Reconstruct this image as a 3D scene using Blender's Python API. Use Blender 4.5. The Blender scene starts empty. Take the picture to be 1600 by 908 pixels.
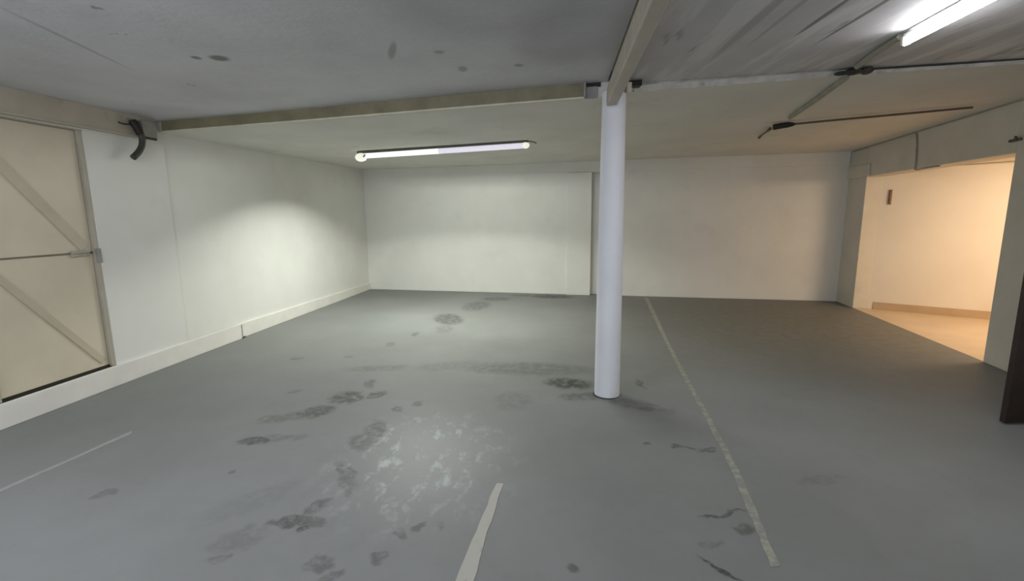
import bpy, bmesh, math, random
from mathutils import Vector, Matrix, noise
random.seed(7)
scene = bpy.context.scene
C = scene.collection
PI = math.pi

# ------------------------------------------------------------------ materials
def nodes_of(name):
    m = bpy.data.materials.new(name); m.use_nodes = True
    nt = m.node_tree
    b = nt.nodes['Principled BSDF']
    return m, nt, b

def N(nt, typ, **kw):
    n = nt.nodes.new(typ)
    for k, v in kw.items():
        if k in n.inputs: n.inputs[k].default_value = v
        else: setattr(n, k, v)
    return n

def math_node(nt, op, a, b=None, clamp=False):
    n = nt.nodes.new('ShaderNodeMath'); n.operation = op; n.use_clamp = clamp
    for i, v in enumerate((a, b)):
        if v is None: continue
        if isinstance(v, (int, float)): n.inputs[i].default_value = v
        else: nt.links.new(v, n.inputs[i])
    return n.outputs[0]

def mix_col(nt, fac, a, b):
    n = nt.nodes.new('ShaderNodeMix'); n.data_type = 'RGBA'
    for sock, v in ((n.inputs[0], fac), (n.inputs[6], a), (n.inputs[7], b)):
        if isinstance(v, (int, float)): sock.default_value = v
        elif isinstance(v, tuple): sock.default_value = (*v, 1) if len(v) == 3 else v
        else: nt.links.new(v, sock)
    return n.outputs[2]

def noise_out(nt, vec, scale, detail=4, rough=.55, dist=0):
    n = nt.nodes.new('ShaderNodeTexNoise')
    n.inputs['Scale'].default_value = scale; n.inputs['Detail'].default_value = detail
    n.inputs['Roughness'].default_value = rough; n.inputs['Distortion'].default_value = dist
    nt.links.new(vec, n.inputs['Vector'])
    return n.outputs['Fac']

def ramp(nt, fac, lo, hi):
    n = nt.nodes.new('ShaderNodeMapRange'); n.interpolation_type = 'SMOOTHSTEP'
    n.inputs['From Min'].default_value = lo; n.inputs['From Max'].default_value = hi
    nt.links.new(fac, n.inputs['Value'])
    return n.outputs['Result']

def coords(nt):
    return nt.nodes.new('ShaderNodeTexCoord').outputs['Object']

def mapped(nt, vec, loc=(0, 0, 0), rot=(0, 0, 0), scale=(1, 1, 1), typ='POINT'):
    n = nt.nodes.new('ShaderNodeMapping'); n.vector_type = typ
    n.inputs['Location'].default_value = loc; n.inputs['Rotation'].default_value = rot
    n.inputs['Scale'].default_value = scale
    nt.links.new(vec, n.inputs['Vector'])
    return n.outputs['Vector']

def bump(nt, b, height, strength=.2, dist=.01):
    n = nt.nodes.new('ShaderNodeBump')
    n.inputs['Strength'].default_value = strength; n.inputs['Distance'].default_value = dist
    nt.links.new(height, n.inputs['Height']); nt.links.new(n.outputs[0], b.inputs['Normal'])

def paint(name, col, rough=.6, var=.06, scale=3., bstr=.15, bscale=30., metal=0., dirt=None, dirt_amt=.0, dirt_scale=6.):
    m, nt, b = nodes_of(name)
    v = coords(nt)
    f = noise_out(nt, v, scale)
    lo = tuple(c * (1 - var) for c in col); hi = tuple(min(1, c * (1 + var)) for c in col)
    out = mix_col(nt, ramp(nt, f, .3, .7), lo, hi)
    if dirt:
        g = noise_out(nt, v, dirt_scale, 6, .65)
        out = mix_col(nt, math_node(nt, 'MULTIPLY', ramp(nt, g, .55, .72), dirt_amt), out, dirt)
    nt.links.new(out, b.inputs['Base Color'])
    b.inputs['Roughness'].default_value = rough; b.inputs['Metallic'].default_value = metal
    if bstr: bump(nt, b, noise_out(nt, v, bscale, 5), bstr, .004)
    return m

def emit(name, col, strength):
    m, nt, b = nodes_of(name)
    b.inputs['Base Color'].default_value = (*[c * .8 for c in col], 1)
    b.inputs['Emission Color'].default_value = (*col, 1)
    b.inputs['Emission Strength'].default_value = strength
    b.inputs['Roughness'].default_value = .4
    return m

M = {}
M['wall'] = paint('white_wall_paint', (.76, .765, .725), .55, .03, 1.6, .2, 22, dirt=(.66, .64, .57), dirt_amt=.25, dirt_scale=2.2)
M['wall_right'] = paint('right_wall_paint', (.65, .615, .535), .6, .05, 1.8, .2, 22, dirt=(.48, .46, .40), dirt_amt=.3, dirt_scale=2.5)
M['skirt'] = paint('white_skirting_paint', (.78, .77, .72), .5, .04, 4, .2, 25)
M['back_ceiling'] = paint('back_ceiling_paint', (.71, .70, .645), .7, .05, 1.2, .2, 18, dirt=(.50, .48, .44), dirt_amt=.35, dirt_scale=2.)
M['beam'] = paint('cream_beam_paint', (.50, .46, .37), .5, .07, 4, .2, 25, dirt=(.30, .25, .19), dirt_amt=.35, dirt_scale=5)
M['olive'] = paint('olive_steel_paint', (.23, .21, .125), .5, .15, 5, .2, 30, dirt=(.16, .13, .09), dirt_amt=.5, dirt_scale=4)
M['lip'] = paint('cream_flange_paint', (.66, .63, .50), .5, .08, 5, .1)
M['plaster'] = paint('raw_plaster', (.62, .60, .56), .85, .15, 9, .8, 35, dirt=(.26, .25, .23), dirt_amt=.8, dirt_scale=7)
M['grime_shade'] = paint('dark_grime_shade', (.05, .047, .04), .9, .3, 9, .5, 30)
M['steel'] = paint('grey_steel', (.30, .30, .28), .5, .1, 8, .2, 30)
M['olive_grey'] = paint('olive_grey_plate', (.34, .335, .29), .5, .1, 8, .2, 30)
M['black'] = paint('black_rubber_gaps', (.018, .016, .013), .6, .2, 12, .2, 40)
M['hose'] = paint('dark_olive_conduit', (.055, .055, .042), .5, .2, 9, .2, 40)
M['column'] = paint('white_column_paint', (.80, .82, .86), .6, .03, 3, .12, 14, dirt=(.60, .61, .63), dirt_amt=.3, dirt_scale=3)
M['door'] = paint('cream_door_paint', (.66, .60, .46), .5, .05, 2.2, .15, 20)
M['door_bar'] = paint('cream_brace_paint', (.54, .49, .365), .5, .06, 3, .15, 20)
M['door_frame'] = paint('grey_beige_frame_paint', (.44, .41, .33), .5, .08, 4, .15, 20)
M['leaf_gap'] = paint('dark_gap_paint', (.20, .18, .13), .5, .08, 5, .1)
M['dark_wood'] = paint('dark_brown_wood', (.022, .011, .008), .45, .3, 6, .2, 30)
M['room_wall'] = paint('warm_room_paint', (.80, .74, .64), .55, .03, 1.5, .1, 20)
M['room_floor'] = paint('tan_tile', (.62, .48, .33), .35, .06, 2, .05, 10)
M['room_skirt'] = paint('tan_skirting', (.50, .36, .22), .5, .06, 3, .05, 10)
M['hinge'] = paint('brown_hinge', (.24, .15, .07), .5, .15, 12, .1, 40)
M['trunk'] = paint('grey_trunking', (.34, .32, .26), .6, .12, 8, .2, 30)
M['cord'] = paint('brown_cord', (.11, .095, .07), .6, .15, 10, .1, 30)
M['white_housing'] = paint('white_batten_housing', (.80, .80, .80), .4, .04, 8, .05, 30)
M['housing'] = paint('dark_batten_housing', (.12, .12, .10), .5, .1, 8, .1, 30)
M['cap'] = emit('glowing_end_cap', (.93, .94, .82), .62)  # caps glow by themselves in place of light falling on them
M['tube_lit'] = emit('lit_diffuser_warm_white', (1, .99, .96), .78)
M['tube_dim'] = emit('lit_diffuser_lilac', (.90, .87, 1), .50)
M['tube_bright'] = emit('bright_cool_tube', (.97, .96, 1), 32)
M['tube_cool'] = emit('bright_cool_tube_front', (.88, .86, 1), 82)

# floor -----------------------------------------------------------------
def floor_material():
    m, nt, b = nodes_of('grey_painted_concrete')
    v = coords(nt)
    big = noise_out(nt, v, .8, 5, .6)
    fine = noise_out(nt, v, 9, 6, .65)
    col = mix_col(nt, ramp(nt, big, .3, .7), (.197, .205, .199), (.235, .244, .240))
    col = mix_col(nt, math_node(nt, 'MULTIPLY', ramp(nt, fine, .5, .8), .3), col, (.17, .175, .17))
    # distorted coordinates give the smudges a ragged outline
    nn = nt.nodes.new('ShaderNodeTexNoise'); nn.inputs['Scale'].default_value = 8.5; nn.inputs['Detail'].default_value = 4
    nt.links.new(v, nn.inputs['Vector'])
    s1 = nt.nodes.new('ShaderNodeVectorMath'); s1.operation = 'SUBTRACT'; s1.inputs[1].default_value = (.5, .5, .5)
    nt.links.new(nn.outputs['Color'], s1.inputs[0])
    s2 = nt.nodes.new('ShaderNodeVectorMath'); s2.operation = 'SCALE'; s2.inputs['Scale'].default_value = .15
    nt.links.new(s1.outputs[0], s2.inputs[0])
    s3 = nt.nodes.new('ShaderNodeVectorMath'); s3.operation = 'ADD'
    nt.links.new(v, s3.inputs[0]); nt.links.new(s2.outputs[0], s3.inputs[1])
    dv = s3.outputs[0]
    # x, y, half width, half depth, rotation, strength
    stains_and_shadow = [(-.94, 6.75, .22, .42, .3, .75), (-.92, 6.15, .14, .25, 0, .3), (-.6, 7.75, .25, .45, -.2, .5), (-.29, 8.4, .30, .22, 0, .55),
        (.75, 8.60, .42, .20, -.2, .9), (.2, 8.75, .25, .12, -.2, .5),
        (-1.40, 3.74, .15, .16, .3, .75), (-1.53, 3.47, .13, .13, .3, .7), (-1.62, 3.42, .08, .06, 0, .6), (-1.75, 3.34, .22, .08, .2, .35),
        (-1.30, 4.06, .05, .12, .2, .5), (-1.16, 3.80, .06, .10, -.6, .75), (-.92, 3.50, .05, .06, 0, .6), (-.78, 3.6, .05, .05, 0, .5),
        (-.98, 3.16, .09, .13, .3, .6), (-1.02, 2.96, .10, .13, .5, .5), (-.93, 3.05, .03, .06, 0, .6), (-1.76, 2.97, .11, .06, -.15, .75), (-1.6, 3.02, .18, .06, .2, .3), (-1.0, 2.58, .05, .14, .5, .5),
        (-.93, 2.42, .05, .10, .3, .35), (-1.12, 2.12, .14, .035, .1, .7), (-1.05, 2.21, .05, .11, -.5, .65), (-.98, 2.12, .05, .03, 0, .5), (-1.02, 2.08, .03, .03, 0, .8),
        (-1.29, 1.99, .13, .10, .6, .3), (-1.33, 1.85, .06, .03, 0, .5), (-.86, 1.83, .06, .05, .4, .5), (-.77, 1.77, .04, .05, -.6, .55), (-.61, 1.87, .05, .03, -.3, .55), (-.45, 2.07, .025, .06, -.4, .55),
        (-.54, 2.03, .03, .05, 0, .5), (-.36, 2.1, .03, .03, 0, .3),
        (.50, 4.03, .22, .16, -.2, .95), (.15, 4.45, .75, .20, -.1, .40), (.95, 3.55, .35, .09, -.5, .35), (.62, 3.72, .24, .1, 0, .55), (-.01, 3.65, .16, .22, 0, .22),  # smudges at the column foot also paint in its shadow
        (1.14, 4.0, .035, .15, .1, .55), (1.06, 3.44, .10, .035, -.2, .6), (1.1, 2.83, .09, .018, -.35, .7), (1.26, 2.80, .09, .02, .3, .6), (.88, 2.88, .04, .025, 0, .6),
        (1.06, 2.15, .13, .014, .05, .75), (.88, 1.78, .10, .016, -.75, .9), (1.11, 2.03, .05, .035, .3, .6), (.26, 1.78, .04, .03, -.5, .6), (.9, 1.93, .04, .03, 0, .3),
        (-1.25, 5.87, .05, .12, 0, .55), (-1.45, 5.4, .05, .1, 0, .4), (-2.32, 4.86, .08, .07, 0, .35), (-1.8, 4.9, .05, .06, 0, .3), (-.6, 4.55, .4, .15, .2, .22), (-2.26, 2.39, .05, .05, 0, .4), (-1.7, 2.6, .03, .03, 0, .4),
        (1.75, 2.45, .16, .05, .3, .22), (-1.35, 4.5, .35, .10, .1, .3), (-1.9, 3.9, .07, .05, 0, .3), (-1.4, 2.3, .3, .1, .8, .12)]
    acc = None
    for x, y, sx, sy, r, s in stains_and_shadow:
        mv = mapped(nt, dv, (x, y, 0), (0, 0, r), (sx * 1.2, sy * 1.2, 3.), 'TEXTURE')
        g = nt.nodes.new('ShaderNodeTexGradient'); g.gradient_type = 'SPHERICAL'
        nt.links.new(mv, g.inputs[0])
        o = math_node(nt, 'MULTIPLY', ramp(nt, g.outputs['Fac'], .0, .5), s)
        acc = o if acc is None else math_node(nt, 'MAXIMUM', acc, o)
    speck = noise_out(nt, v, 14, 5, .7)
    acc = math_node(nt, 'MULTIPLY', acc, ramp(nt, speck, .30, .58))
    # worn glossy patch where the top coat is scuffed
    wv = mapped(nt, dv, (-.58, 2.74, 0), (0, 0, .15), (.74, .88, 3), 'TEXTURE')
    wg = nt.nodes.new('ShaderNodeTexGradient'); wg.gradient_type = 'SPHERICAL'; nt.links.new(wv, wg.inputs[0])
    worn = ramp(nt, wg.outputs['Fac'], .0, .75)
    flake = noise_out(nt, mapped(nt, v, (0, 0, 0), (0, 0, .5), (1, .6, 1)), 10, 5, .65, .25)
    flakes = math_node(nt, 'MULTIPLY', worn, ramp(nt, flake, .50, .68))
    # broad brown, darker tone over the floor near the opening
    bv = mapped(nt, dv, (4.3, 6.6, 0), (0, 0, .25), (4.2, 3.6, 3), 'TEXTURE')
    bg = nt.nodes.new('ShaderNodeTexGradient'); bg.gradient_type = 'SPHERICAL'; nt.links.new(bv, bg.inputs[0])
    col = mix_col(nt, math_node(nt, 'MULTIPLY', ramp(nt, bg.outputs['Fac'], 0, .8), math_node(nt, 'ADD', math_node(nt, 'MULTIPLY', ramp(nt, fine, .35, .7), .25), .35)), col, (.125, .105, .07))
    col = mix_col(nt, math_node(nt, 'MULTIPLY', worn, .12), col, (.40, .43, .42))
    col = mix_col(nt, math_node(nt, 'MULTIPLY', flakes, .7), col, (.48, .52, .52))
    col = mix_col(nt, math_node(nt, 'MULTIPLY', acc, .95), col, (.045, .045, .04))
    nt.links.new(col, b.inputs['Base Color'])
    r = math_node(nt, 'ADD', math_node(nt, 'MULTIPLY', big, .18), .46)
    r = math_node(nt, 'SUBTRACT', r, math_node(nt, 'MULTIPLY', worn, .10))
    nt.links.new(r, b.inputs['Roughness'])
    b.inputs['Specular IOR Level'].default_value = .22
    h = math_node(nt, 'ADD', math_node(nt, 'MULTIPLY', fine, .35), math_node(nt, 'MULTIPLY', flakes, .8))
    bump(nt, b, h, .35, .006)
    return m
M['floor'] = floor_material()

def ceiling_material(name, col, streak):
    m, nt, b = nodes_of(name)
    v = coords(nt)
    f = noise_out(nt, v, .9, 5, .6)
    out = mix_col(nt, ramp(nt, f, .3, .72), tuple(c * .88 for c in col), tuple(c * 1.1 for c in col))
    sp = noise_out(nt, v, 6.5, 3, .6)
    out = mix_col(nt, math_node(nt, 'MULTIPLY', ramp(nt, sp, .70, .76), .6), out, (.12, .12, .115))
    h = noise_out(nt, v, 20, 5)
    if streak:
        sv = mapped(nt, v, (0, 0, 0), (0, 0, -.06), (1, .10, 1))
        s = noise_out(nt, sv, 7, 4, .6)
        out = mix_col(nt, math_node(nt, 'MULTIPLY', ramp(nt, s, .48, .60), streak), out, tuple(min(1, c * 1.28) for c in col))
        s2 = noise_out(nt, mapped(nt, v, (3.3, 1, 0), (0, 0, -.06), (1, .22, 1)), 5.5, 3, .6)
        out = mix_col(nt, math_node(nt, 'MULTIPLY', ramp(nt, s2, .62, .70), streak), out, tuple(c * .45 for c in col))
        # board joints
        for x, w, y0, ly, dk in ((1.64, .010, 2.62, .35, .75), (1.84, .009, 2.55, .62, .8), (1.30, .02, 2.6, .9, .3), (1.42, .010, 2.4, .8, .3)):
            g = nt.nodes.new('ShaderNodeTexGradient'); g.gradient_type = 'SPHERICAL'
            nt.links.new(mapped(nt, v, (x, y0, 2.5), (0, 0, -.05), (w * 2, ly, 4), 'TEXTURE'), g.inputs[0])
            out = mix_col(nt, math_node(nt, 'MULTIPLY', ramp(nt, g.outputs['Fac'], 0, .5), dk), out, (.08, .08, .075))
        h = math_node(nt, 'ADD', h, math_node(nt, 'MULTIPLY', s, .8))
    else:
        for x, y0, w, ly, rz, dk in ((-2.41, 2.76, .012, .42, .15, .35), (-1.80, 3.08, .05, .05, 0, .9), (-1.93, 3.06, .025, .03, 0, .8), (-.72, 3.05, .022, .14, .3, .5), (-.44, 3.1, .03, .03, 0, .5),
                (-1.27, 4.35, .03, .04, 0, .9), (-.33, 3.45, .03, .06, 0, .5), (.06, 3.4, .03, .03, 0, .6), (-.1, 2.5, .5, .35, 0, .22), (.35, 2.9, .3, .5, .1, .25)):
            g = nt.nodes.new('ShaderNodeTexGradient'); g.gradient_type = 'SPHERICAL'
            nt.links.new(mapped(nt, v, (x, y0, 2.5), (0, 0, rz), (w * 1.5, ly * 1.5, 4), 'TEXTURE'), g.inputs[0])
            out = mix_col(nt, math_node(nt, 'MULTIPLY', ramp(nt, g.outputs['Fac'], 0, .6), dk), out, (.13, .13, .12))
    nt.links.new(out, b.inputs['Base Color']); b.inputs['Roughness'].default_value = .6
    bump(nt, b, h, .3, .008)
    return m
M['ceil_left'] = ceiling_material('grey_concrete_ceiling', (.61, .61, .63), 0)
M['ceil_right'] = ceiling_material('board_marked_concrete', (.52, .52, .52), .7)

def tape_material(name, col, keep):
    m, nt, b = nodes_of(name)
    v = coords(nt)
    n = noise_out(nt, v, 16, 6, .7)
    out = mix_col(nt, ramp(nt, n, keep - .1, keep + .12), col, (.23, .235, .22))
    nt.links.new(out, b.inputs['Base Color']); b.inputs['Roughness'].default_value = .55
    bump(nt, b, n, .3, .003)
    return m
M['tape_long'] = tape_material('worn_yellowish_line', (.345, .345, .275), .47)
M['tape_mid'] = tape_material('cream_line', (.40, .395, .35), .66)
M['tape_thin'] = tape_material('faded_line', (.31, .32, .31), .62)

# ------------------------------------------------------------------ mesh helpers
def link(name, bm, mat, parent=None, smooth=False, bevel=0):
    bmesh.ops.recalc_face_normals(bm, faces=bm.faces)
    me = bpy.data.meshes.new(name); bm.to_mesh(me); bm.free()
    if smooth:
        for p in me.polygons: p.use_smooth = True
    me.materials.append(mat)
    o = bpy.data.objects.new(name, me); C.objects.link(o)
    if parent: o.parent = parent
    if bevel:
        md = o.modifiers.new('bevel', 'BEVEL'); md.width = bevel; md.segments = 2; md.limit_method = 'ANGLE'
    return o

def prism(bm, pts, z0, z1):
    """solid with footprint pts; z0, z1 numbers or per-point lists"""
    n = len(pts)
    a = z0 if isinstance(z0, (list, tuple)) else [z0] * n
    c = z1 if isinstance(z1, (list, tuple)) else [z1] * n
    lo = [bm.verts.new((p[0], p[1], a[i])) for i, p in enumerate(pts)]
    hi = [bm.verts.new((p[0], p[1], c[i])) for i, p in enumerate(pts)]
    bm.faces.new(lo[::-1]); bm.faces.new(hi)
    for i in range(n):
        j = (i + 1) % n
        bm.faces.new((lo[i], lo[j], hi[j], hi[i]))

def box(bm, x0, x1, y0, y1, z0, z1):
    prism(bm, [(x0, y0), (x1, y0), (x1, y1), (x0, y1)], z0, z1)

def tube(bm, pts, r, seg=10, cap=True):
    pts = [Vector(p) for p in pts]
    rs = r if isinstance(r, (list, tuple)) else [r] * len(pts)
    rings = []
    ref = None
    for i, p in enumerate(pts):
        t = (pts[min(i + 1, len(pts) - 1)] - pts[max(i - 1, 0)]).normalized()
        if ref is None:
            ref = Vector((0, 0, 1)) if abs(t.z) < .9 else Vector((1, 0, 0))
        u = t.cross(ref).normalized(); w = u.cross(t).normalized(); ref = w
        rings.append([bm.verts.new(p + rs[i] * (math.cos(2 * PI * k / seg) * u + math.sin(2 * PI * k / seg) * w)) for k in range(seg)])
    for a, b in zip(rings, rings[1:]):
        for k in range(seg):
            bm.faces.new((a[k], a[(k + 1) % seg], b[(k + 1) % seg], b[k]))
    if cap:
        bm.faces.new(rings[0][::-1]); bm.faces.new(rings[-1])

def smooth_path(pts, n=6):
    pts = [Vector(p) for p in pts]; out = []
    P = [pts[0]] + pts + [pts[-1]]
    for i in range(1, len(P) - 2):
        for k in range(n):
            t = k / n; a, b, c, d = P[i - 1], P[i], P[i + 1], P[i + 2]
            out.append(.5 * ((2 * b) + (c - a) * t + (2 * a - 5 * b + 4 * c - d) * t * t + (3 * b - a - 3 * c + d) * t ** 3))
    out.append(pts[-1]); return out

def lathe(bm, prof, cx=0, cy=0, seg=40):
    rings = [[bm.verts.new((cx + r * math.cos(2 * PI * k / seg), cy + r * math.sin(2 * PI * k / seg), z)) for k in range(seg)] for r, z in prof]
    for a, b in zip(rings, rings[1:]):
        for k in range(seg): bm.faces.new((a[k], a[(k + 1) % seg], b[(k + 1) % seg], b[k]))
    bm.faces.new(rings[0][::-1]); bm.faces.new(rings[-1])

def empty(name, loc=(0, 0, 0), rot=(0, 0, 0)):
    o = bpy.data.objects.new(name, None); C.objects.link(o); o.location = loc; o.rotation_euler = rot
    o.empty_display_size = .1
    return o

def tag(o, label=None, cat=None, group=None, kind=None):
    if label: o['label'] = label
    if cat: o['category'] = cat
    if group: o['group'] = group
    if kind: o['kind'] = kind
    return o

def struct(name, bm, mat, label=None, cat=None, **kw):
    return tag(link(name, bm, mat, **kw), label, cat, kind='structure')

class Line:
    """wall frame: u along the wall, d into the room"""
    def __init__(s, A, B, side):
        s.A = Vector(A); s.t = (Vector(B) - s.A).normalized(); s.n = Vector((s.t.y, -s.t.x)) * side
    def p(s, u, d=0):
        q = s.A + s.t * u + s.n * d; return (q.x, q.y)
    def p3(s, u, d, z): return (*s.p(u, d), z)
    def slab(s, bm, u0, u1, d0, d1, z0, z1):
        prism(bm, [s.p(u0, d0), s.p(u1, d0), s.p(u1, d1), s.p(u0, d1)], z0, z1)

L = Line((-3.72, 3.18), (-2.97, 9.70), 1)          # left wall, u grows away from the camera
B = Line((-2.97, 9.70), (5.57, 7.87), 1)           # back wall, u grows to the right
R = Line((5.57, 7.87), (4.66, 4.16), 1)            # right wall, u grows towards the camera

# ------------------------------------------------------------------ floor and ceilings
bm = bmesh.new()
prism(bm, [(-4.6, -3.3), (3.4, -3.3), R.p(3.9, -.02), R.p(3.42, -.02), R.p(.68, -.02), R.p(-.02, -.3), B.p(8.7, -.2), B.p(0, -.25), (-3.2, 9.8)], -.12, 0)
struct('floor', bm, M['floor'], 'grey painted concrete floor with dark smudges and worn lines', 'floor')

edge = [(-3.75, 4.93, 2.355), (-1.74, 4.46, 2.385), (-.25, 4.11, 2.41), (.72, 3.88, 2.425), (.97, 3.842, 2.470), (1.7, 3.727, 2.488), (2.57, 3.593, 2.510), (3.565, 3.439, 2.525), (4.9, 3.23, 2.55)]
def ceil_slab(near, far, ny=6, thick=.16):
    bm = bmesh.new(); rows = []
    for j in range(ny + 1):
        t = j / ny
        rows.append([bm.verts.new(Vector(a).lerp(Vector(b), t)) for a, b in zip(near, far)])
    top = [[bm.verts.new(v.co + Vector((0, 0, thick))) for v in r] for r in rows]
    n = len(near)
    for j in range(ny):
        for i in range(n - 1):
            bm.faces.new((rows[j][i], rows[j][i + 1], rows[j + 1][i + 1], rows[j + 1][i]))
            bm.faces.new((top[j][i], top[j + 1][i], top[j + 1][i + 1], top[j][i + 1]))
    for i in range(n - 1):
        bm.faces.new((rows[0][i], top[0][i], top[0][i + 1], rows[0][i + 1]))
        bm.faces.new((rows[ny][i], rows[ny][i + 1], top[ny][i + 1], top[ny][i]))
    for j in range(ny):
        bm.faces.new((rows[j][0], rows[j + 1][0], top[j + 1][0], top[j][0]))
        bm.faces.new((rows[j][-1], top[j][-1], top[j + 1][-1], rows[j + 1][-1]))
    return bm
bl, br = Vector((-3.1, 9.75, 2.447)), Vector((5.75, 7.85, 2.490))
xs = [(e[0] - edge[0][0]) / (edge[-1][0] - edge[0][0]) for e in edge]
struct('ceiling', ceil_slab(edge, [tuple(bl.lerp(br, t)) for t in xs]), M['back_ceiling'], 'pale painted ceiling over the back half of the room', 'ceiling')
fl_far = [(-3.8, 4.95, 2.452), (-1.74, 4.465, 2.484), (-.25, 4.115, 2.518), (.765, 3.885, 2.532)]
fl_near = [(-4.6, -3.2, 2.42), (-2.6, -3.2, 2.45), (-.9, -3.2, 2.48), (.04, -3.2, 2.50)]
struct('ceiling', ceil_slab(fl_near, fl_far), M['ceil_left'], 'smooth grey concrete ceiling to the left of the long beam', 'ceiling')
fr_far = [(.78, 3.88, 2.505), (.97, 3.845, 2.505), (1.7, 3.73, 2.515), (2.57, 3.597, 2.532), (3.565, 3.443, 2.545), (4.9, 3.234, 2.57)]
fr_near = [(.13, -3.2, 2.50), (.4, -3.2, 2.50), (1.0, -3.2, 2.51), (1.8, -3.2, 2.52), (2.6, -3.2, 2.53), (3.8, -3.2, 2.54)]
struct('ceiling', ceil_slab(fr_near, fr_far), M['ceil_right'], 'board marked grey concrete ceiling to the right of the long beam', 'ceiling')
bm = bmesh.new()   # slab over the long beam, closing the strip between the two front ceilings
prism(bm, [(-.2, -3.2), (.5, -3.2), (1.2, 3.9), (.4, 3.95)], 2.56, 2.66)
struct('ceiling', bm, M['grime_shade'], 'slab painted near black for the shaded gap above the long beam', 'ceiling')  # near-black colour stands in for shadow in the gap

# ------------------------------------------------------------------ walls
bm = bmesh.new()
L.slab(bm, -6.6, .02, -.2, 0, 0, 2.75)
L.slab(bm, .02, .925, -.2, -.002, 2.245, 2.75)      # above the door
L.slab(bm, .02, .925, -.2, 0, 0, .17)               # below the door
L.slab(bm, .02, .925, -.2, -.16, .17, 2.245)        # back of the door recess
L.slab(bm, .925, 1.74, -.2, 0, 0, 2.75)             # pilaster next to the door
L.slab(bm, 1.74, 6.7, -.2, -.03, 0, 2.75)
struct('wall_left', bm, M['wall'], 'white plastered left wall with a shallow pilaster beside the door', 'wall', bevel=.006)

bm = bmesh.new()
B.slab(bm, -.15, 4.56, -.2, 0, 0, 2.7)
B.slab(bm, 4.56, 4.70, -.2, -.10, 0, 2.27)
B.slab(bm, 4.56, 4.70, -.2, 0, 2.27, 2.7)
B.slab(bm, 4.70, 8.85, -.2, 0, 0, 2.7)
B.slab(bm, 4.11, 4.555, -.01, .045, 0, 2.27)        # pier by the recess
struct('wall_back', bm, M['wall'], 'white back wall with a narrow pier and a recess behind the column', 'wall', bevel=.006)
bm = bmesh.new()
B.slab(bm, 3.1, 8.72, -.01, .018, 2.285, 2.52)
struct('trim_1', bm, M['wall'], 'shallow painted band along the top of the back wall', 'trim', bevel=.006)

OPEN0, OPEN1 = .60, 3.44                            # opening in the right wall
bm = bmesh.new()
R.slab(bm, -.2, OPEN0, -.28, 0, 0, 2.75)
R.slab(bm, OPEN0, OPEN1, -.28, .0, 2.045, 2.75)
R.slab(bm, OPEN1, 3.95, -.20, 0, 0, 2.75)
struct('wall_right', bm, M['wall_right'], 'white right wall with a wide lintel over the opening', 'wall', bevel=.008)
bm = bmesh.new()
R.slab(bm, -.06, .70, 0, .03, 2.045, 2.235)
struct('trim_2', bm, M['wall_right'], 'rough plaster pad under the far end of the lintel', 'trim', bevel=.012)
# remaining run of the right wall towards the camera and the wall behind the camera
S = Line(R.p(3.95, 0), (3.2, -3.3), 1)
bm = bmesh.new(); S.slab(bm, 0, 7.6, -.2, 0, 0, 2.75)
struct('wall_right', bm, M['wall_right'], 'white right wall continuing towards the viewer past the dark door', 'wall')
bm = bmesh.new(); box(bm, -4.8, -3.25, -3.4, -3.2, 0, 2.75); box(bm, .85, 3.6, -3.4, -3.2, 0, 2.75); box(bm, -3.25, .85, -3.4, -3.2, 2.42, 2.75)  # the opening is made up to hold the fill light
struct('wall_front', bm, M['wall'], 'white wall behind the viewer with an opening added for the fill light', 'wall')

# kerb under the door, skirting beyond
bm = bmesh.new()
L.slab(bm, -6.4, 2.56, -.005, .022, 0, [.175, .19, .19, .175])
struct('baseboard_left', bm, M['skirt'], 'low white kerb running under the metal door', 'baseboard', bevel=.006)
bm = bmesh.new()
L.slab(bm, 2.56, 6.62, -.035, -.004, 0, [.185, .135, .135, .185])
struct('baseboard_left', bm, M['skirt'], 'white skirting between the kerb and the back corner', 'baseboard', bevel=.005)
bm = bmesh.new(); L.slab(bm, 2.561, 2.572, -.02, .019, 0, .172); prism(bm, [L.p(2.545, .03), L.p(2.64, .006), L.p(2.60, -.02), L.p(2.545, -.02)], 0, .012)  # upright strip paints the shade beside the set-back skirting; the foot is dirt
struct('trim_3', bm, M['grime_shade'], 'dark strip painted for the shade at the kerb end, with dirt at its foot', 'trim')

# ------------------------------------------------------------------ metal door on the left
D = tag(empty('door_1', L.p3(.46, -.04, .19)), 'cream metal door with diagonal braces in the left wall', 'door', kind='structure')
inv = Matrix.Translation(-D.location)
def dpart(name, bm, mat, parent=D, off=None, **kw):
    bm.transform(inv if off is None else off)
    return link(name, bm, mat, parent, **kw)
u0, u1 = .045, .885
bm = bmesh.new(); L.slab(bm, u0, u1, -.075, -.035, 1.225, 2.235); dpart('upper_panel', bm, M['door'], bevel=.003)
bm = bmesh.new(); L.slab(bm, u0, u1, -.075, -.035, .205, 1.215); dpart('lower_panel', bm, M['door'], bevel=.003)
def brace(ua, za, ub, zb, w=.10):
    bm = bmesh.new()
    d = Vector((ub - ua, zb - za)).normalized(); nrm = Vector((-d.y, d.x)) * w
    if nrm.x < 0: nrm = -nrm
    q = [(ua, za), (ub, zb), (ub + nrm.x, zb + nrm.y), (ua + nrm.x, za + nrm.y)]
    q = [(min(max(u, u0 + .004), u1 - .004), z) for u, z in q]
    f = [bm.verts.new(L.p3(u, -.024, z)) for u, z in q]; g = [bm.verts.new(L.p3(u, -.036, z)) for u, z in q]
    bm.faces.new(f); bm.faces.new(g[::-1])
    for i in range(4): bm.faces.new((f[i], g[i], g[(i + 1) % 4], f[(i + 1) % 4]))
    dpart('brace', bm, M['door_bar'], bevel=.002)
brace(.06, 2.155, .79, 1.235, .085)
brace(.05, 1.20, .815, .235, .055)
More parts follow.
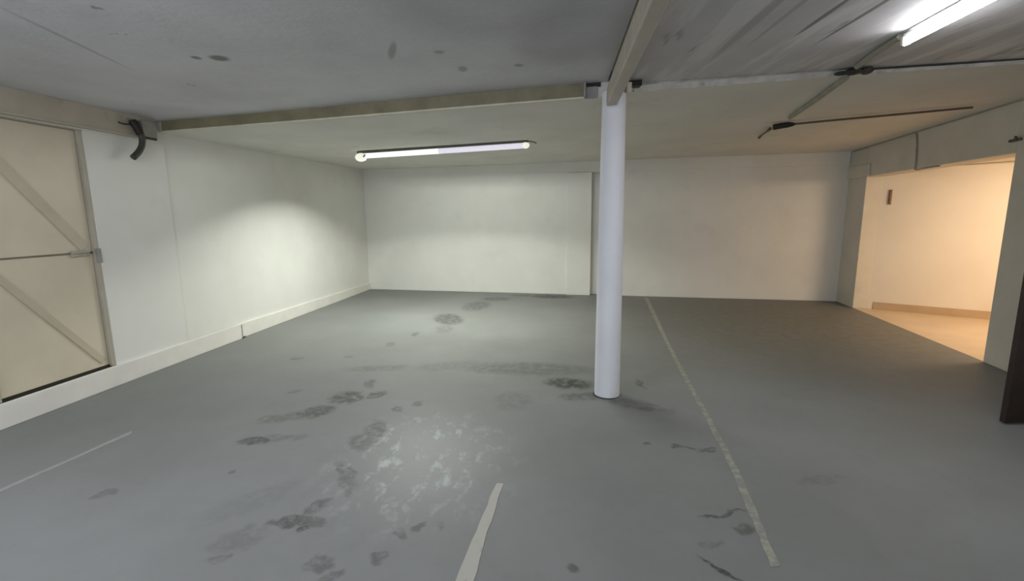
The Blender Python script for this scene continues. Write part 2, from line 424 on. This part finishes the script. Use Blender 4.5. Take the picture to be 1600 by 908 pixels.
bm = bmesh.new(); L.slab(bm, u0, u1, -.036, -.028, 1.213, 1.227); dpart('middle_gap', bm, M['leaf_gap'], bevel=.002)  # thin strip painted dark for the shaded gap between the leaf halves
bm = bmesh.new()
L.slab(bm, u1 + .003, .9265, -.10, -.006, .19, 2.245)
L.slab(bm, .02, u0 - .003, -.10, .004, .19, 2.245)
L.slab(bm, .02, .925, -.10, .002, 2.237, 2.2455)
dpart('frame', bm, M['door_frame'], bevel=.003)
bm = bmesh.new(); L.slab(bm, u0 - .02, u1 + .02, -.10, -.026, .172, .204); dpart('threshold_gap', bm, M['black'])
bm = bmesh.new()
tube(bm, [L.p3(.70, -.016, 1.226), L.p3(.845, -.016, 1.226)], .009, 8)
L.slab(bm, .70, .85, -.028, -.020, 1.192, 1.242)
bolt = dpart('slide_bolt', bm, M['door_frame'])
bm = bmesh.new(); tube(bm, [L.p3(.80, -.012, 1.222), L.p3(.80, .018, 1.205)], .007, 8)
bm.transform(inv); link('bolt_knob', bm, M['steel'], bolt)
bm = bmesh.new(); L.slab(bm, .888, .925, -.01, .014, 1.13, 1.25); dpart('keeper_plate', bm, M['steel'], bevel=.003)

# ------------------------------------------------------------------ beams
def at_base(o_name, bm_list, base, label, cat):
    e = tag(empty(o_name, base), label, cat)
    mv = Matrix.Translation(-Vector(base))
    for nm, b_, mt, kw in bm_list:
        b_.transform(mv); link(nm, b_, mt, e, **kw)
    return e

# beam over the metal door
bm = bmesh.new()
L.slab(bm, -6.3, 1.42, -.03, .05, [2.225, 2.262, 2.262, 2.225], [2.42, 2.458, 2.458, 2.42])
bm2 = bmesh.new()
L.slab(bm2, -6.3, 1.42, .05, .062, [2.225, 2.262, 2.262, 2.225], [2.24, 2.276, 2.276, 2.24])
at_base('ceiling_beam', [('web', bm, M['beam'], dict(bevel=.006)), ('bottom_flange', bm2, M['beam'], dict(bevel=.003))],
        L.p3(-1, .02, 2.24), 'cream beam along the left wall above the metal door', 'beam')

# olive cross beam from the left wall to the column
X = Line((-3.53, 4.878), (.70, 3.884), 1)           # n faces the camera side
def xz(u):                                          # height of the back ceiling's edge
    pts = [(0, 2.360), (1.84, 2.385), (3.37, 2.411), (4.345, 2.424)]
    for (a, za), (b, zb) in zip(pts, pts[1:]):
        if u <= b: return za + (zb - za) * (u - a) / (b - a)
    return 2.424
us = [.07, .9, 1.84, 2.6, 3.37, 3.9, 4.235]
bm = bmesh.new(); bm2 = bmesh.new()
for ua, ub in zip(us, us[1:]):
    ta, tb = xz(ua) + .095 + .012 * ua / 4, xz(ub) + .095 + .012 * ub / 4
    X.slab(bm, ua, ub, -.004, .03, [xz(ua) + .004, xz(ub) + .004] * 1 + [xz(ub) + .004, xz(ua) + .004], [ta, tb, tb, ta])
    X.slab(bm2, ua, ub, -.004, .036, [xz(ua) - .010, xz(ub) - .010, xz(ub) - .010, xz(ua) - .010], [xz(ua) + .003, xz(ub) + .003, xz(ub) + .003, xz(ua) + .003])
for b_ in (bm, bm2): bmesh.ops.remove_doubles(b_, verts=b_.verts, dist=.0005)
at_base('ceiling_beam', [('web', bm, M['olive'], {}), ('bottom_flange', bm2, M['lip'], {})],
        X.p3(2.1, .01, 2.39), 'long olive steel beam from the left wall to the column', 'beam')

# long beam running from the column towards the viewer
def lb(y): return .711 + .104 * (y - 3.602)
bm = bmesh.new()
w = .072
prism(bm, [(lb(-3.1), -3.1), (lb(-3.1) + w, -3.1), (lb(3.64) + w, 3.61), (lb(3.64), 3.645)], 2.30, 2.43)
bm2 = bmesh.new()
prism(bm2, [(lb(-3.1) + .03, -3.1), (lb(-3.1) + w - .004, -3.1), (lb(3.60) + w - .004, 3.60), (lb(3.6) + .03, 3.60)], 2.43, 2.562)  # set-back filler, dark olive to draw the shadow line above the beam
at_base('ceiling_beam', [('bottom_chord', bm, M['beam'], dict(bevel=.008)), ('gap_fill', bm2, M['olive'], {})],
        (lb(2), 2, 2.3), 'cream beam running from the column towards the viewer', 'beam')

# plaster seam between the two ceilings on the right
bm = bmesh.new()
pts = []
es = edge[4:]
nseg = 90
for k in range(nseg + 1):
    t = k / nseg * (len(es) - 1); i = min(int(t), len(es) - 2); f = t - i
    p = Vector(es[i]).lerp(Vector(es[i + 1]), f)
    a = noise.noise(Vector((p.x * 3.1, 1.3, 0))); b2 = noise.noise(Vector((p.x * 7.7, 5.1, 2)))
    fade = 1 if p.x < 2.35 else .25
    hgt = (.028 + .018 * a) * fade + .004; dep = (.035 + .03 * b2) * fade + .004
    pts.append((p, hgt, dep))
prev = None
for p, hgt, dep in pts:
    q = [bm.verts.new(p + Vector((0, .06 * (.6 + dep * 8), -.002))), bm.verts.new(p + Vector((0, .01, -.008 - dep * .25))), bm.verts.new(p + Vector((-.004, -dep, hgt * .45))), bm.verts.new(p + Vector((0, -.012, hgt + .012))), bm.verts.new(p + Vector((0, .03, hgt + .012)))]
    if prev:
        for i in range(4): bm.faces.new((prev[i], q[i], q[i + 1], prev[i + 1]))
        bm.faces.new((prev[4], q[4], q[0], prev[0]))
    prev = q
struct('trim_4', bm, M['plaster'], 'ragged pale plaster seam between the two right-hand ceilings', 'trim')
bm = bmesh.new()
prism(bm, [(2.48, 3.60), (3.3, 3.472), (4.4, 3.305), (4.4, 3.299), (3.3, 3.460), (2.48, 3.588)], [2.516, 2.529, 2.552, 2.552, 2.529, 2.516], 2.565)
struct('trim_5', bm, M['grime_shade'], 'open dark crack between the right-hand ceilings', 'trim')

# ------------------------------------------------------------------ column and its brackets
cx, cy = .79, 3.76
e = tag(empty('column', (cx, cy, 0)), 'round white pillar standing in the middle of the floor', 'column')
bm = bmesh.new(); lathe(bm, [(.1045, 0), (.105, .02), (.103, .6), (.099, 1.2), (.094, 1.8), (.090, 2.425)], 0.006, 0, 48)
o = link('shaft', bm, M['column'], e, smooth=True)
md = o.modifiers.new('edge', 'EDGE_SPLIT')
bm = bmesh.new(); lathe(bm, [(.112, .0005), (.112, .004), (.104, .007)], .0, 0, 48)
link('base_joint', bm, M['grime_shade'], e)

# grey bracket carrying the cross beam at the column
bm = bmesh.new(); X.slab(bm, 4.235, 4.335, .0, .02, 2.415, 2.50); 
bm2 = bmesh.new(); X.slab(bm2, 4.235, 4.248, .02, .09, 2.415, 2.525)
bm3 = bmesh.new(); X.slab(bm3, 4.25, 4.36, -.004, .012, 2.50, 2.56)  # black block stands in for the shaded hole where the ceilings meet
at_base('beam_bracket', [('plate', bm, M['steel'], dict(bevel=.002)), ('side_plate', bm2, M['steel'], dict(bevel=.002)), ('gap_fill', bm3, M['black'], {})],
        X.p3(4.28, .02, 2.415), 'grey steel bracket joining the olive beam to the column', 'bracket')
bm = bmesh.new()
prism(bm, [(.868, 3.66), (.905, 3.66), (.905, 3.74), (.868, 3.74)], 2.405, 2.475)
bm2 = bmesh.new(); prism(bm2, [(.906, 3.72), (.99, 3.70), (.99, 3.78), (.906, 3.79)], 2.462, 2.50)  # black filler painted for the unlit gap right of the column head
at_base('beam_bracket', [('plate', bm, M['lip'], dict(bevel=.004)), ('gap_fill', bm2, M['black'], {})],
        (.885, 3.7, 2.405), 'small cream cleat on the right of the column head', 'bracket')
# bracket at the left wall
bm = bmesh.new(); L.slab(bm, 1.43, 1.585, .0, .085, 2.275, 2.425)
bm2 = bmesh.new(); tube(bm2, [L.p3(1.40, .085, 2.262), L.p3(1.56, .09, 2.262)], .010, 8)
bm3 = bmesh.new(); L.slab(bm3, 1.30, 1.60, .0, .06, 2.415, 2.46)
at_base('beam_bracket', [('plate', bm, M['olive_grey'], dict(bevel=.004)), ('rod', bm2, M['grime_shade'], {}), ('gap_fill', bm3, M['beam'], {})],
        L.p3(1.5, .03, 2.27), 'grey steel bracket where the beams meet at the left wall', 'bracket')

# bent conduit hanging out of the left beam end
path = [L.p3(1.333, .075, 2.405), L.p3(1.36, .09, 2.325), L.p3(1.388, .10, 2.272), L.p3(1.386, .10, 2.198), L.p3(1.347, .095, 2.125), L.p3(1.285, .085, 2.060)]
bm = bmesh.new(); tube(bm, smooth_path(path, 6), .027, 12)
bm2 = bmesh.new(); tube(bm2, smooth_path([L.p3(1.333, .078, 2.40), L.p3(1.358, .092, 2.335), L.p3(1.38, .10, 2.285)], 4), .031, 12)
bm3 = bmesh.new(); tube(bm3, smooth_path([L.p3(1.20, .07, 2.36), L.p3(1.26, .078, 2.352), L.p3(1.34, .08, 2.375)], 4), .006, 6)
at_base('bent_conduit', [('hose', bm, M['hose'], dict(smooth=True)), ('sleeve', bm2, M['black'], dict(smooth=True)), ('wire', bm3, M['black'], {})],
        L.p3(1.33, .075, 2.40), 'dark bent conduit hanging from the end of the left beam', 'conduit')

# ------------------------------------------------------------------ lamps
def batten(name, loc, direction, label, halves, housing_mat, seglen, r=.036, caps=True, drop=.05, hw=.03):
    """lamp along local +x, origin at its first end, top of housing at z = 0"""
    d = Vector(direction).normalized()
    rz = math.atan2(d.y, d.x); ry = -math.asin(d.z)
    e = tag(empty(name, loc, (0, ry, rz)), label, 'lamp')
    Ltot = seglen * len(halves)
    bm = bmesh.new(); box(bm, 0, Ltot, -hw, hw, -.032, .0); link('housing', bm, housing_mat, e, bevel=.004)
    for i, mt in enumerate(halves):
        bm = bmesh.new()
        x0 = i * seglen + (.10 if caps and i == 0 else .004); x1 = (i + 1) * seglen - (.05 if caps and i == len(halves) - 1 else .004)
        tube(bm, [(x0, 0, -drop - .012), (x1, 0, -drop - .012)], r, 16)
        link('tube', bm, mt, e, smooth=False)
    return e, Ltot

# back lamp: two tubes in line under the back ceiling
pa, pb = Vector((-2.13, 6.72, 2.402)), Vector((.215, 6.06, 2.436))
e, Lt = batten('strip_lamp', pa, pb - pa, 'long two-tube strip lamp under the back ceiling', [M['tube_lit'], M['tube_dim']], M['housing'], (pb - pa).length / 2)
bm = bmesh.new()
bmesh.ops.create_uvsphere(bm, u_segments=24, v_segments=14, radius=1)
bmesh.ops.scale(bm, vec=(.085, .062, .058), verts=bm.verts); bmesh.ops.translate(bm, vec=(.055, -.02, -.082), verts=bm.verts)
cap = link('end_cap', bm, M['cap'], e, smooth=True)
bm = bmesh.new(); tube(bm, [(.115, -.06, -.085), (.142, -.045, -.052)], .011, 8); link('starter', bm, M['steel'], cap)
bm = bmesh.new()
bmesh.ops.create_uvsphere(bm, u_segments=20, v_segments=12, radius=1)
bmesh.ops.scale(bm, vec=(.05, .045, .042), verts=bm.verts); bmesh.ops.translate(bm, vec=(Lt - .03, 0, -.06), verts=bm.verts)
link('end_cap', bm, M['cap'], e, smooth=True)
bm = bmesh.new(); tube(bm, smooth_path([(Lt - .03, 0, -.016), (Lt + .04, 0, -.02), (Lt + .09, -.01, -.035), (Lt + .11, -.01, -.05)], 4), .008, 6); link('lead', bm, M['housing'], e)
def hangers(e, spots, h):
    for x in spots:
        bm = bmesh.new(); tube(bm, [(x, 0, -.01), (x, 0, h)], .012, 8); link('hanger', bm, M['housing'], e)
hangers(e, (.3, Lt * .5, Lt - .3), .035)

# bright lamp under the right front ceiling
pa, pb = Vector((2.262, 2.86, 2.508)), Vector((2.10, 1.62, 2.503))
e2, L2 = batten('strip_lamp', pa, pb - pa, 'bright bare tube lamp under the right front ceiling', [M['tube_bright']], M['white_housing'], (pb - pa).length, .019, False, .034, .010)
bm = bmesh.new(); box(bm, .0, .02, -.02, .02, -.062, -.02); link('lamp_holder', bm, M['lip'], e2)
hangers(e2, (.72, 1.12), .03)
# lamp under the left front ceiling, just above the frame
pa, pb = Vector((-2.55, 1.55, 2.455)), Vector((-1.35, 1.35, 2.468))
e3, L3 = batten('strip_lamp', pa, pb - pa, 'cool tube lamp under the left front ceiling', [M['tube_cool']], M['lip'], (pb - pa).length, .016, False, .030)

hangers(e3, (.15, 1.05), .03)

def area(name, loc, rot, sx, sy, power, col, nodes=None, spread=PI):
    ld = bpy.data.lights.new(name, 'AREA'); ld.shape = 'RECTANGLE'; ld.size = sx; ld.size_y = sy
    ld.energy = power; ld.color = col; ld.spread = spread
    o = bpy.data.objects.new(name, ld); C.objects.link(o); o.location = loc; o.rotation_euler = rot
    if nodes:      # optic of the strip: bright below the cut-off angle, dim above it
        ld.use_nodes = True; nt = ld.node_tree
        em = nt.nodes['Emission']
        g = nt.nodes.new('ShaderNodeNewGeometry')
        dot = nt.nodes.new('ShaderNodeVectorMath'); dot.operation = 'DOT_PRODUCT'
        nt.links.new(g.outputs['Incoming'], dot.inputs[0]); dot.inputs[1].default_value = (0, 0, -1)
        mr = nt.nodes.new('ShaderNodeMapRange'); mr.interpolation_type = 'SMOOTHSTEP'
        c0, c1, side_glow = nodes
        mr.inputs['From Min'].default_value = c0; mr.inputs['From Max'].default_value = c1
        mr.inputs['To Min'].default_value = 0; mr.inputs['To Max'].default_value = 1
        nt.links.new(dot.outputs['Value'], mr.inputs['Value'])
        ax = nt.nodes.new('ShaderNodeVectorMath'); ax.operation = 'DOT_PRODUCT'      # little light leaves along the tube's axis
        nt.links.new(g.outputs['Incoming'], ax.inputs[0]); ax.inputs[1].default_value = (math.cos(rot[2]), math.sin(rot[2]), 0)
        off = math_node(nt, 'SUBTRACT', 1.0, math_node(nt, 'MULTIPLY', ax.outputs['Value'], ax.outputs['Value']))
        off = math_node(nt, 'POWER', off, 1.6)
        side = math_node(nt, 'DIVIDE', math_node(nt, 'MULTIPLY', off, side_glow), math_node(nt, 'MAXIMUM', dot.outputs['Value'], .10))
        inv_ = math_node(nt, 'SUBTRACT', 1.0, mr.outputs[0])
        nt.links.new(math_node(nt, 'ADD', math_node(nt, 'MULTIPLY', side, inv_), mr.outputs[0]), em.inputs['Strength'])
    return o
az = math.atan2(-.66, 2.345)
area('strip_lamp_light', (-1.53, 6.551, 2.292), (0, 0, az), 1.1, .05, 65, (.965, 1, .90), (.335, .41, .235))
area('strip_lamp_light', (-.38, 6.228, 2.308), (0, 0, az), 1.1, .05, 36, (.975, 1, .88), (.335, .41, .235))
area('right_lamp_light', (2.18, 2.24, 2.445), (0, 0, math.atan2(-1.24, -.162)), 1.2, .04, 29, (.98, .98, 1))
area('left_lamp_light', (-1.95, 1.45, 2.40), (0, 0, math.atan2(-.2, 1.2)), 1.2, .04, 29, (.90, .92, 1))

# ------------------------------------------------------------------ cables
bm = bmesh.new()
tr = [(2.494, 3.66, 2.494), (2.70, 4.35, 2.487), (2.905, 5.06, 2.483)]
for a, b2 in zip(tr, tr[1:]): 
    tube(bm, [a, b2], .022, 8)
tag(link('cable_trunking', bm, M['trunk']), 'grey trunking across the back ceiling to the black cable end', 'trunking')
bm = bmesh.new(); tube(bm, smooth_path([(4.47, 4.72, 2.497), (3.9, 4.97, 2.484), (3.4, 5.2, 2.476), (3.07, 5.36, 2.468)], 5), .011, 8)
bm2 = bmesh.new(); tube(bm2, smooth_path([(3.12, 5.33, 2.468), (3.03, 5.385, 2.464), (2.93, 5.42, 2.452)], 4), [.014, .02, .026, .030, .030, .031, .031, .032, .030], 10)
at_base('ceiling_cable', [('cord', bm, M['cord'], {}), ('thick_end', bm2, M['black'], dict(smooth=True))], (3.0, 5.38, 2.47), 'thin dark cable with a thick black end on the back ceiling', 'cable')
bm = bmesh.new(); tube(bm, [(3.005, 5.62, 2.470), (3.05, 5.76, 2.468)], [.020, .014], 8); tube(bm, smooth_path([(3.05, 5.76, 2.468), (3.10, 5.95, 2.466), (3.17, 6.16, 2.464)], 4), .010, 6); tube(bm, [(3.15, 6.10, 2.465), (3.19, 6.22, 2.463)], .016, 6)
tag(link('loose_wire', bm, M['cord']), 'short loose wire beyond the thick black cable end', 'wire')
bm = bmesh.new(); tube(bm, [R.p3(3.8, .012, 2.535), R.p3(2.4, .012, 2.518), R.p3(1.0, .012, 2.497), R.p3(.1, .012, 2.485)], .016, 8)
tag(link('corner_cable', bm, M['trunk']), 'cable along the joint of the right wall and ceiling', 'cable')
bm = bmesh.new(); tube(bm, smooth_path([R.p3(1.80, .012, 2.49), R.p3(1.84, .012, 2.35), R.p3(1.87, .012, 2.1), R.p3(1.88, .012, 2.035), R.p3(2.05, -.004, 2.036), R.p3(2.30, -.02, 2.037)], 4), .009, 8)
tag(link('lintel_cable', bm, M['trunk']), 'thin grey cable running down the face of the lintel', 'cable')
bm = bmesh.new(); R.slab(bm, 3.36, 3.50, 0, .02, 2.15, 2.175); tube(bm, [R.p3(3.44, .012, 2.165), R.p3(3.49, .05, 2.185)], .012, 8)
tag(link('wall_hook', bm, M['cord'], bevel=.003), 'small dark hook above the near end of the opening', 'hook')
# junction with dirt by the seam, and the lead to the bright lamp
bm = bmesh.new()
for (x, y, z, sx, sy, sz) in ((2.47, 3.56, 2.505, .06, .05, .022), (2.56, 3.55, 2.508, .045, .04, .026), (2.40, 3.585, 2.50, .05, .03, .014)):
    s = bmesh.ops.create_icosphere(bm, subdivisions=2, radius=1)['verts']
    for v in s:
        k = 1 + .25 * noise.noise(v.co * 2.3 + Vector((x, y, 0)))
        v.co = Vector((x + v.co.x * sx * k, y + v.co.y * sy * k, z + v.co.z * sz * k))
tag(link('cable_junction', bm, M['grime_shade']), 'dark lump of a cable junction at the plaster seam', 'junction')
bm = bmesh.new(); tube(bm, [(2.425, 3.46, 2.511), (2.35, 3.22, 2.512), (2.268, 2.90, 2.509)], .020, 8)
tag(link('lamp_lead', bm, M['trunk']), 'grey lead from the cable junction to the bright tube lamp', 'cable')

# ------------------------------------------------------------------ lines on the floor
def strip(name, left, right, mat, label, z=.0025, jit=.004):
    bm = bmesh.new(); n = len(left); prev = None
    dense = []
    for i in range(n - 1):
        m_ = max(2, int((Vector(left[i + 1]) - Vector(left[i])).length / .06))
        for k in range(m_):
            t = k / m_; dense.append((Vector(left[i]).lerp(Vector(left[i + 1]), t), Vector(right[i]).lerp(Vector(right[i + 1]), t)))
    dense.append((Vector(left[-1]), Vector(right[-1])))
    for a, b_ in dense:
        a = a + Vector((random.uniform(-jit, jit), 0)); b_ = b_ + Vector((random.uniform(-jit, jit), 0))
        q = [bm.verts.new((a.x, a.y, .0)), bm.verts.new((a.x, a.y, z)), bm.verts.new((b_.x, b_.y, z)), bm.verts.new((b_.x, b_.y, .0))]
        if prev:
            for i in range(4): bm.faces.new((prev[i], q[i], q[(i + 1) % 4], prev[(i + 1) % 4]))
        else: bm.faces.new(q)
        prev = q
    bm.faces.new(prev[::-1])
    return tag(link(name, bm, mat), label, 'floor line')
strip('floor_line', [(2.42, 8.42), (1.79, 5.231), (1.571, 4.068), (1.437, 3.313), (1.288, 2.556), (1.103, 1.785)],
      [(2.49, 8.41), (1.83, 5.231), (1.612, 4.067), (1.476, 3.312), (1.333, 2.555), (1.142, 1.792)], M['tape_long'], 'long worn yellowish line from the back wall past the column')
strip('floor_line', [(-.10, 2.437), (-.183, 2.036), (-.245, 1.72), (-.35, 1.2)], [(-.058, 2.436), (-.127, 2.035), (-.170, 1.72), (-.28, 1.2)], M['tape_mid'], 'short cream line at the bottom middle of the floor')
strip('floor_line', [(-2.735, 3.14), (-2.825, 2.72), (-2.906, 2.40), (-3.05, 1.8)], [(-2.70, 3.10), (-2.795, 2.71), (-2.868, 2.39), (-3.01, 1.8)], M['tape_thin'], 'thin faded line on the floor near the left wall', jit=.002)

# ------------------------------------------------------------------ room beyond the opening
W = Line(R.p(.62, -.27), (6.75, 6.40), 1)
bm = bmesh.new(); W.slab(bm, -.25, 3.5, -.15, 0, 0, 2.4)
struct('wall_next_room', bm, M['room_wall'], 'warm lit wall of the room beyond the opening', 'wall')
bm = bmesh.new(); W.slab(bm, .0, 3.4, 0, .015, 0, .115)
struct('baseboard_next_room', bm, M['room_skirt'], 'tan skirting of the room beyond the opening', 'baseboard', bevel=.003)
far = [W.p(3.4, 0), (8.9, 2.2), R.p(4.4, -.3)]
bm = bmesh.new(); prism(bm, [R.p(.58, -.022), R.p(3.46, -.022), R.p(4.3, -.25), (8.9, 2.6), W.p(3.5, .0), W.p(-.05, 0)], -.12, .001)
struct('floor_next_room', bm, M['room_floor'], 'tan floor of the room beyond the opening', 'floor')
bm = bmesh.new(); prism(bm, [R.p(.4, -.282), R.p(4.3, -.282), (8.9, 2.4), W.p(3.5, -.1), W.p(-.1, -.1)], 2.14, 2.24)
struct('ceiling_next_room', bm, M['room_wall'], 'low warm ceiling of the room beyond the opening', 'ceiling')
bm = bmesh.new(); prism(bm, [W.p(3.4, 0), W.p(3.55, 0), (8.95, 2.4), (8.8, 2.4)], 0, 2.3)
struct('wall_next_room', bm, M['room_wall'], 'far right wall of the room beyond the opening', 'wall')
bm = bmesh.new(); prism(bm, [R.p(3.5, -.21), (8.9, 2.45), (8.9, 2.3), R.p(4.3, -.35)], 0, 2.3)
struct('wall_next_room', bm, M['room_wall'], 'near wall of the room beyond the opening', 'wall')
bm = bmesh.new(); W.slab(bm, .035, .075, 0, .02, 1.62, 1.84); tube(bm, [W.p3(.055, .022, 1.64), W.p3(.055, .022, 1.83)], .011, 8)
tag(link('wall_fitting', bm, M['hinge'], bevel=.003), 'narrow brown fitting high on the warm wall by the far jamb of the opening', 'fitting')
area('next_room_light', (6.35, 4.8, 2.08), (.30, 0, -.3), 1.3, .5, 55, (1, .75, .51))

# unseen fill light added behind the viewer, in the made-up opening
area('rear_fill_light', (-1.2, -3.22, 1.25), (PI / 2, 0, 0), 4.0, 2.3, 74, (.88, .92, 1))

# dark door standing open at the right edge
DD = tag(empty('door_2', (3.5, 3.12, 0)), 'dark brown wooden door standing open at the right edge', 'door', kind='structure')
bm = bmesh.new(); box(bm, 0, .86, 0, .042, .012, 2.04); link('leaf', bm, M['dark_wood'], DD, bevel=.004)
bm = bmesh.new(); tube(bm, [(.07, -.05, 1.02), (.19, -.05, 1.02)], .010, 10); tube(bm, [(.07, 0, 1.02), (.07, -.05, 1.02)], .012, 10); link('door_handle', bm, M['steel'], DD)
for z in (.25, 1.05, 1.8):
    bm = bmesh.new(); tube(bm, [(.865, .0, z - .05), (.865, .0, z + .05)], .009, 8); link('hinge', bm, M['steel'], DD)

# ------------------------------------------------------------------ world, camera, colour
wd = bpy.data.worlds.new('world'); scene.world = wd; wd.use_nodes = True
wd.node_tree.nodes['Background'].inputs[0].default_value = (.6, .65, .75, 1)
wd.node_tree.nodes['Background'].inputs[1].default_value = .05

cam = bpy.data.cameras.new('camera'); cam.sensor_width = 36; cam.lens = 36 * 728 / 1600; cam.clip_start = .05
co = bpy.data.objects.new('camera', cam); C.objects.link(co); scene.camera = co
pitch, roll = math.radians(9.1), math.radians(.5)
fw = Vector((0, math.cos(pitch), -math.sin(pitch))); r0 = Vector((1, 0, 0)); up = r0.cross(fw)
rr = math.cos(roll) * r0 - math.sin(roll) * up; uu = math.sin(roll) * r0 + math.cos(roll) * up
mw = Matrix((rr, uu, -fw)).transposed().to_4x4(); mw.translation = Vector((0, 0, 1.5))
co.matrix_world = mw

scene.view_settings.view_transform = 'Standard'
scene.view_settings.look = 'None'
scene.view_settings.gamma = 1
scene.view_settings.use_curve_mapping = False
scene.view_settings.exposure = .17
